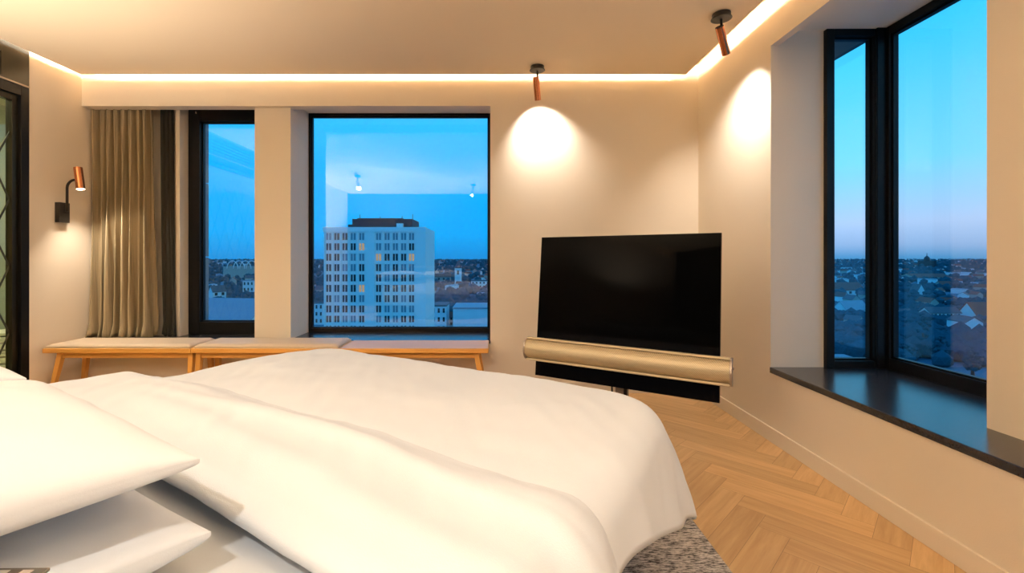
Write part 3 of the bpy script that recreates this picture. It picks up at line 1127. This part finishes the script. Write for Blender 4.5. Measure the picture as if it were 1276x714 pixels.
def window_mesh(kind):
    if kind not in wmeshes:
        bm = bmesh.new()
        ww, wh = 6.0 * s_, 8.6 * s_
        bx(bm, -ww / 2, -.14, -.06, .1, -wh / 2, wh / 2)
        bx(bm, .14, ww / 2, -.06, .1, -wh / 2, wh / 2)
        bx(bm, -.14, .14, -.10, .1, -wh / 2, wh / 2, 1)
        o = obj('window', bm, [M[kind], M['tower']], tw)
        wmeshes[kind] = o.data
        return o
    o = bpy.data.objects.new('window', wmeshes[kind])
    COL.objects.link(o)
    o.parent = tw
    return o


def tower_window(px, py, kind):
    o = window_mesh(kind)
    o.location = (px2x(px), 0, py2z(py))


for r_, y in enumerate(rowy):
    for c_, x in enumerate(colx):
        q = rnd.random()
        kind = 'tower_win' if q < .70 else ('tower_winl' if q < .985 else 'winlit')
        if r_ < 1 and c_ not in (1, 2):
            kind = 'tower_winl'
        if (r_, c_) in ((1, 4), (2, 5), (2, 9)):
            kind = 'winlit'
        tower_window(x, y, kind)
for r_ in (7, 8):
    tower_window(461.3, rowy[r_], 'tower_win')
bm = bmesh.new()
for r_ in range(1, 8):
    for c_ in colx:
        x, z = px2x(c_), py2z(rowy[-1]) - r_ * 12.8 * s_
        bx(bm, x - .8, x - .28, -.06, .1, z - 1.1, z + 1.1)
        bx(bm, x + .28, x + .8, -.06, .1, z - 1.1, z + 1.1)
o = obj('lower_windows', bm, M['tower_win'], tw)
o['kind'] = 'stuff'


def gable_bm(w, dp, h, rh, over=.5):
    """returns walls and roof meshes of a gabled house; ridge along x"""
    a = bmesh.new()
    bx(a, -w / 2, w / 2, -dp / 2, dp / 2, 0, h)
    for x in (-w / 2, w / 2):
        a.faces.new([a.verts.new(p) for p in ((x, -dp / 2, h), (x, dp / 2, h), (x, 0, h + rh * .97))])
    b = bmesh.new()
    x = w / 2 + over
    y = dp / 2 + over
    e = -over * rh / (dp / 2)
    v = [b.verts.new(p) for p in ((-x, -y, h + e), (x, -y, h + e), (x, 0, h + rh), (-x, 0, h + rh), (-x, y, h + e), (x, y, h + e),
                                  (-x, -y, h + e + .4), (x, -y, h + e + .4), (x, 0, h + rh + .4), (-x, 0, h + rh + .4), (-x, y, h + e + .4), (x, y, h + e + .4))]
    for f in ((0, 1, 2, 3), (3, 2, 5, 4), (6, 9, 8, 7), (9, 10, 11, 8), (0, 6, 7, 1), (4, 5, 11, 10), (0, 3, 9, 6), (3, 4, 10, 9), (1, 7, 8, 2), (2, 8, 11, 5)):
        b.faces.new([v[i] for i in f])
    return a, b


def house(name, label, cat, px, py_base, d, wpx, hpx, rpx, wall, roof, rot=0, depth=None, win=(0, 0), flat=False):
    """a building placed by where its foot is seen; sizes in photo pixels at that distance"""
    d = min(d, F * (CZ - GZ) / (py_base - PY))
    s = d / F
    base = at(px, py_base, d)
    t = thing(name, label, cat, (base.x, base.y, GZ), rot)
    w, h, rh = wpx * s, hpx * s, rpx * s
    z = base.z - GZ
    dp = depth or w * .5
    OCC.append((base.x, base.y, math.hypot(w, dp) / 2 + 2))
    if flat:
        a = B((-w / 2, w / 2, -dp / 2, dp / 2, 0, z + h))
        b = B((-w / 2 - .3, w / 2 + .3, -dp / 2 - .3, dp / 2 + .3, z + h, z + h + max(.5, rh)))
    else:
        a, b = gable_bm(w, dp, z + h, rh)
    obj('walls', a, wall, t)
    obj('roof', b, roof, t)
    nx_, nz_ = win
    for j in range(nz_):
        for i in range(nx_):
            x = -w / 2 + w * (i + .5) / nx_
            zz = z + h * (j + .55) / nz_
            ww, hh = w / nx_ * .40, h / nz_ * .5
            obj('window', B((x - ww / 2, x + ww / 2, -dp / 2 - .12, -dp / 2 + .1, zz - hh / 2, zz + hh / 2)), M['tower_win'], t)
    return t


# notable buildings, wide window
house('white_hall', 'low flat white building at the lower right of the wide window', 'building', 592, 412, 330, 50, 30, 2, M['h_white'], M['r_blue'], flat=True, depth=30)
house('apartment_house', 'white apartment house with dark windows right of the tower', 'building', 546, 412, 345, 24, 32, 2, M['h_white'], M['r_grey'], flat=True, depth=20, win=(4, 3))
house('apartment_house', 'small gabled white house between the tower and the flat hall', 'building', 566, 406, 350, 13, 12, 5, M['h_cream'], M['r_red'], win=(2, 2))
house('apartment_block', 'pale block of flats at the right edge of the wide window', 'building', 601, 359, 700, 27, 9, 1, M['h_white'], M['r_grey'], flat=True, win=(6, 2))
house('row_house', 'red roofed row house right of the tower near the horizon', 'building', 547, 350, 900, 30, 5, 4, M['h_cream'], M['r_red'], rot=.1, win=(5, 1))
house('apartment_block', 'pale low block at the left edge of the wide window', 'building', 396, 404, 420, 16, 26, 1, M['h_white'], M['r_grey'], flat=True, win=(3, 3))
# church tower
cp = at(571, 352, 850)
ch = thing('church_tower', 'slim white church tower with a pointed roof right of the white tower block', 'church', (cp.x, cp.y, GZ))
s = 850 / F
OCC.append((cp.x, cp.y, 10 * s))
z = cp.z - GZ
obj('walls', B((-4 * s, 4 * s, -4 * s, 4 * s, 0, z + 18 * s)), M['h_white'], ch)
bm = bmesh.new()
lathe(bm, [(5 * s, z + 18 * s), (3.2 * s, z + 21 * s), (.3 * s, z + 28 * s)], 8)
obj('roof', bm, M['r_grey'], ch)
obj('belfry_window', B((-1.2 * s, 1.2 * s, -4.1 * s, -3.9 * s, z + 10 * s, z + 15 * s)), M['tower_win'], ch)
# narrow window
house('long_house', 'large pale roofed building at the foot of the narrow window', 'building', 290, 404, 330, 100, 10, 22, M['h_white'], M['r_blue'], rot=-.12, depth=46, win=(9, 1))
house('apartment_house', 'white gabled house at the left of the narrow window', 'building', 271, 370, 520, 17, 7, 7, M['h_white'], M['r_grey'], rot=1.1, win=(2, 1))
house('apartment_block', 'pale block at the right of the narrow window below the horizon', 'building', 314, 364, 560, 18, 14, 1, M['h_white'], M['r_blue'], flat=True, win=(4, 2))
# hall with arches
hp = at(298, 338, 1100)
ha = thing('arched_hall', 'long pale hall with white roof arches on the horizon in the narrow window', 'hall', (hp.x, hp.y, GZ))
s = 1100 / F
OCC.append((hp.x, hp.y + 10 * s, 34 * s))
z = hp.z - GZ
obj('walls', B((-20 * s, 24 * s, 0, 20 * s, 0, z + 6 * s)), M['h_cream'], ha)
for k in range(4):
    bm = bmesh.new()
    tube(bm, [((-8 + k * 8) * s + 7 * s * math.cos(R(a)), -1, z + 3 * s + 10 * s * math.sin(R(a))) for a in range(0, 181, 15)], .55 * s, 6)
    obj('arch', bm, M['h_white'], ha)
# right bay
house('long_house', 'pale roofed long house with white walls in the right side window', 'building', 1060, 394, 430, 36, 9, 10, M['h_white'], M['r_blue'], rot=.25, win=(6, 1))
house('villa', 'white villa with a small gable high in the right side window', 'building', 1051, 367, 640, 40, 6, 9, M['h_white'], M['r_red'], rot=.1, win=(5, 1))
house('pavilion', 'small pale flat building low in the right side window', 'building', 1066, 428, 330, 16, 7, 1, M['h_cream'], M['r_blue'], flat=True, rot=.3, win=(3, 1))
house('shed', 'bright flat roofed shed at the foot of the right side window', 'building', 1040, 452, 262, 30, 8, 1, M['h_cream'], M['r_blue'], flat=True, rot=-.1)
house('villa', 'white gable fronted house above the trees in the right main window', 'building', 1143, 370, 600, 16, 7, 9, M['h_white'], M['r_grey'], rot=1.3, win=(2, 1))
house('long_house', 'long white house with dark windows in the right main window', 'building', 1171, 402, 430, 38, 13, 6, M['h_white'], M['r_grey'], depth=9, win=(8, 2))
house('apartment_house', 'red roofed white house at the right edge of the main window', 'building', 1226, 403, 430, 42, 9, 17, M['h_white'], M['r_red'], depth=16, win=(6, 1))
house('long_house', 'pale house behind the glass edge left in the right main window', 'building', 1126, 398, 440, 18, 9, 4, M['h_white'], M['r_grey'], rot=.2, win=(4, 1))
house('row_house', 'red roofed long row below the horizon in the right main window', 'building', 1152, 348, 1000, 46, 3, 4, M['h_cream'], M['r_red'], win=(8, 1))
# dark church on the right horizon
cp = at(1155, 326, 2200)
ch = thing('domed_church', 'dark domed church on the horizon of the right window', 'church', (cp.x, cp.y, GZ))
s = 2200 / F
OCC.append((cp.x, cp.y, 12 * s))
z = cp.z - GZ
obj('walls', B((-7 * s, 7 * s, -5 * s, 5 * s, 0, z + 1 * s)), M['tower_dark'], ch)
bm = bmesh.new()
lathe(bm, [(3 * s, z), (3 * s, z + 3 * s), (2.6 * s, z + 5 * s), (1 * s, z + 6.8 * s), (.4 * s, z + 7 * s), (.2 * s, z + 11 * s)], 12)
obj('dome', bm, M['tower_dark'], ch)

# woods: masses of crowns nobody could count
base = bmesh.new()
bmesh.ops.create_icosphere(base, subdivisions=1, radius=1)
bv = [v.co.copy() for v in base.verts]
bf = [[v.index for v in f.verts] for f in base.faces]
base.free()
def tree(px, py, d, hpx, wpx, label):
    d = min(d, F * (CZ - GZ) / (py - PY))
    s = d / F
    b = at(px, py, d)
    OCC.append((b.x, b.y, wpx * s * .75))
    t = thing('tree', label, 'tree', (b.x, b.y, GZ))
    rnd = random.Random(int(px))
    vs, fs = [], []
    hh = b.z - GZ + hpx * s
    for k in range(46):
        a, rr, zz = rnd.uniform(0, 6.28), rnd.random() ** .5, rnd.random()
        wd = wpx * s / 2 * math.sqrt(max(.05, 1 - (zz * 1.9 - .95) ** 2))
        c = Vector((math.cos(a) * rr * wd, math.sin(a) * rr * wd, hh * (.25 + .72 * zz)))
        sc = wpx * s * rnd.uniform(.10, .17)
        o0 = len(vs)
        for v in bv:
            vs.append(c + v * sc * rnd.uniform(.75, 1.25))
        fs += [[i + o0 for i in f] for f in bf]
    me = bpy.data.meshes.new('foliage')
    me.from_pydata([tuple(v) for v in vs], [], fs)
    me.materials.append(M['trees'])
    o = bpy.data.objects.new('foliage', me)
    COL.objects.link(o)
    o.parent = t
    bm = bmesh.new()
    tube(bm, [(0, 0, 0), (0, 0, hh * .5)], .5, 8, radii=[.7, .35])
    obj('trunk', bm, M['dark_wood'], t)


tree(1150, 440, 250, 50, 15, 'tall dark tree in the middle of the right main window')
tree(1172, 452, 235, 34, 16, 'broad dark tree at the foot of the right main window')
tree(1128, 452, 240, 24, 15, 'rounded dark tree at the left foot of the right main window')
tree(1212, 470, 220, 34, 18, 'broad dark tree at the right of the right main window')
tree(1046, 440, 245, 16, 13, 'dark rounded tree low in the right side window')

# small distant houses: a few meshes, many copies
protos = []
for wm, rm, w, dp, h, rh in ((M['h_white'], M['r_red'], 14, 9, 7, 5), (M['h_cream'], M['r_grey'], 16, 10, 8, 5), (M['h_white'], M['r_grey'], 20, 11, 10, 4), (M['h_cream'], M['r_red'], 22, 10, 9, 5), (M['h_white'], M['r_blue'], 26, 14, 9, 1.5)):
    a, b = gable_bm(w, dp, h, rh)
    me = bpy.data.meshes.new('tmp')
    b.to_mesh(me)
    nfa = len(a.faces)
    a.from_mesh(me)
    bpy.data.meshes.remove(me)
    b.free()
    a.faces.ensure_lookup_table()
    for f in a.faces[nfa:]:
        f.material_index = 1
    bmesh.ops.recalc_face_normals(a, faces=a.faces)
    me = bpy.data.meshes.new('distant_house')
    a.to_mesh(me)
    a.free()
    me.materials.append(wm)
    me.materials.append(rm)
    protos.append(me)
rnd = random.Random(11)
ZONES = [((240, 325), 26, 'tiny distant house among dark trees outside the narrow window', 'distant houses in the narrow window', 340),
         ((385, 406), 8, 'tiny distant house left of the white tower in the wide window', 'distant houses left of the white tower', 420),
         ((531, 615), 40, 'tiny distant house right of the white tower in the wide window', 'distant houses right of the white tower', 420),
         ((1030, 1092), 72, 'tiny distant house among trees in the right side window', 'distant houses in the right side window', 260),
         ((1098, 1240), 152, 'tiny distant house among trees in the right main window', 'distant houses in the right main window', 260)]
for (x0, x1), n, lab, grp, dmin in ZONES:
    done = 0
    for k in range(n * 30):
        y = 326 + (rnd.random() ** 1.8) * (F * 49 / dmin - 5 - 12)
        d = F * 49 / (y - PY)
        p = at(rnd.uniform(x0, x1), y, d)
        if done == n:
            break
        if not free(p.x, p.y, 16 * (1 + min(1.0, d / 3500)) * 1.25):
            continue
        done += 1
        OCC.append((p.x, p.y, 16 * (1 + min(1.0, d / 3500)) * 1.25))
        o = bpy.data.objects.new('distant_house', rnd.choice(protos))
        COL.objects.link(o)
        sc = rnd.uniform(.5, .8) * (1 + min(1.0, d / 3500))
        o.location = (p.x, p.y, GZ)
        o.scale = (sc,) * 3
        o.rotation_euler = (0, 0, rnd.uniform(0, 3.14))
        tag(o, lab, 'house', grp)

verts, faces = [], []
rnd = random.Random(23)
for (x0, x1), n, dmin in (((235, 330), 800, 340), ((383, 408), 200, 420), ((528, 618), 800, 400), ((1025, 1095), 1600, 215), ((1095, 1245), 4000, 205)):
    for k in range(n):
        y = 323.2 + (rnd.random() ** 1.7) * (F * 49 / dmin - 2)
        d = F * 49 / (y - PY)
        p = at(rnd.uniform(x0, x1), y, d)
        sc = rnd.uniform(2.0, 4.0) * (1 + min(2.5, d / 1300))
        if not free(p.x, p.y, sc * 1.45):
            continue
        hz = sc * rnd.uniform(.8, 1.3)
        o0 = len(verts)
        for v in bv:
            j = rnd.uniform(.8, 1.2)
            verts.append((p.x + v.x * sc * 1.15 * j, p.y + v.y * sc * j, GZ + hz * .8 + v.z * hz * j))
        faces += [[i + o0 for i in f] for f in bf]
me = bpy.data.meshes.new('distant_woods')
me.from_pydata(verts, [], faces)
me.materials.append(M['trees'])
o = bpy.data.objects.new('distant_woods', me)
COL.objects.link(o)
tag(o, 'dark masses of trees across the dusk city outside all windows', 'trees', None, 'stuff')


# ------------------------------------------------------------------ dusk sky
wd = bpy.data.worlds.new('dusk')
scene.world = wd
wd.use_nodes = True
nt = wd.node_tree
nt.nodes.clear()
out = nt.nodes.new('ShaderNodeOutputWorld')
bg = nt.nodes.new('ShaderNodeBackground')
nt.links.new(bg.outputs[0], out.inputs[0])
tc = nt.nodes.new('ShaderNodeTexCoord')
sp = nt.nodes.new('ShaderNodeSeparateXYZ')
nt.links.new(tc.outputs['Generated'], sp.inputs[0])


def ramp(stops):
    r = nt.nodes.new('ShaderNodeValToRGB')
    e = r.color_ramp.elements
    while len(e) < len(stops):
        e.new(.5)
    for el, (p, c) in zip(e, stops):
        el.position, el.color = p, c
    nt.links.new(sp.outputs['Z'], r.inputs[0])
    return r


north = ramp([(0, lin(12, 120, 185)), (.05, lin(0, 142, 208)), (.18, lin(0, 150, 222)), (.30, lin(50, 166, 228)), (.8, lin(60, 130, 210))])
east = ramp([(0, lin(64, 122, 168)), (.022, lin(122, 150, 188)), (.06, lin(150, 172, 206)), (.16, lin(104, 184, 222)), (.36, lin(46, 174, 232)), (.8, lin(50, 120, 190))])
mr = nt.nodes.new('ShaderNodeMapRange')
mr.interpolation_type = 'SMOOTHSTEP'
mr.inputs['From Min'].default_value = .10
mr.inputs['From Max'].default_value = .68
nt.links.new(sp.outputs['X'], mr.inputs[0])
mx = nt.nodes.new('ShaderNodeMix')
mx.data_type = 'RGBA'
nt.links.new(mr.outputs[0], mx.inputs[0])
nt.links.new(north.outputs[0], mx.inputs[6])
nt.links.new(east.outputs[0], mx.inputs[7])
nt.links.new(mx.outputs[2], bg.inputs[0])
bg.inputs[1].default_value = 1.8

# ------------------------------------------------------------------ camera and view
cam = bpy.data.cameras.new('camera')
cam.sensor_fit = 'HORIZONTAL'
cam.sensor_width = 36
cam.lens = F / 1276 * 36
cam.shift_x = (638 - PX) / 1276
cam.shift_y = -(357 - PY) / 1276
cam.clip_start, cam.clip_end = .02, 30000
co = bpy.data.objects.new('camera', cam)
COL.objects.link(co)
co.location = (0, 0, CZ)
co.rotation_euler = (R(90), 0, 0)
scene.camera = co
vs = scene.view_settings
vs.view_transform, vs.look, vs.gamma, vs.use_curve_mapping = 'Standard', 'None', 1, False
vs.exposure = 0
scene.cycles.use_denoising = True
scene.cycles.max_bounces = 10
scene.cycles.transparent_max_bounces = 16
scene.cycles.sample_clamp_indirect = 6
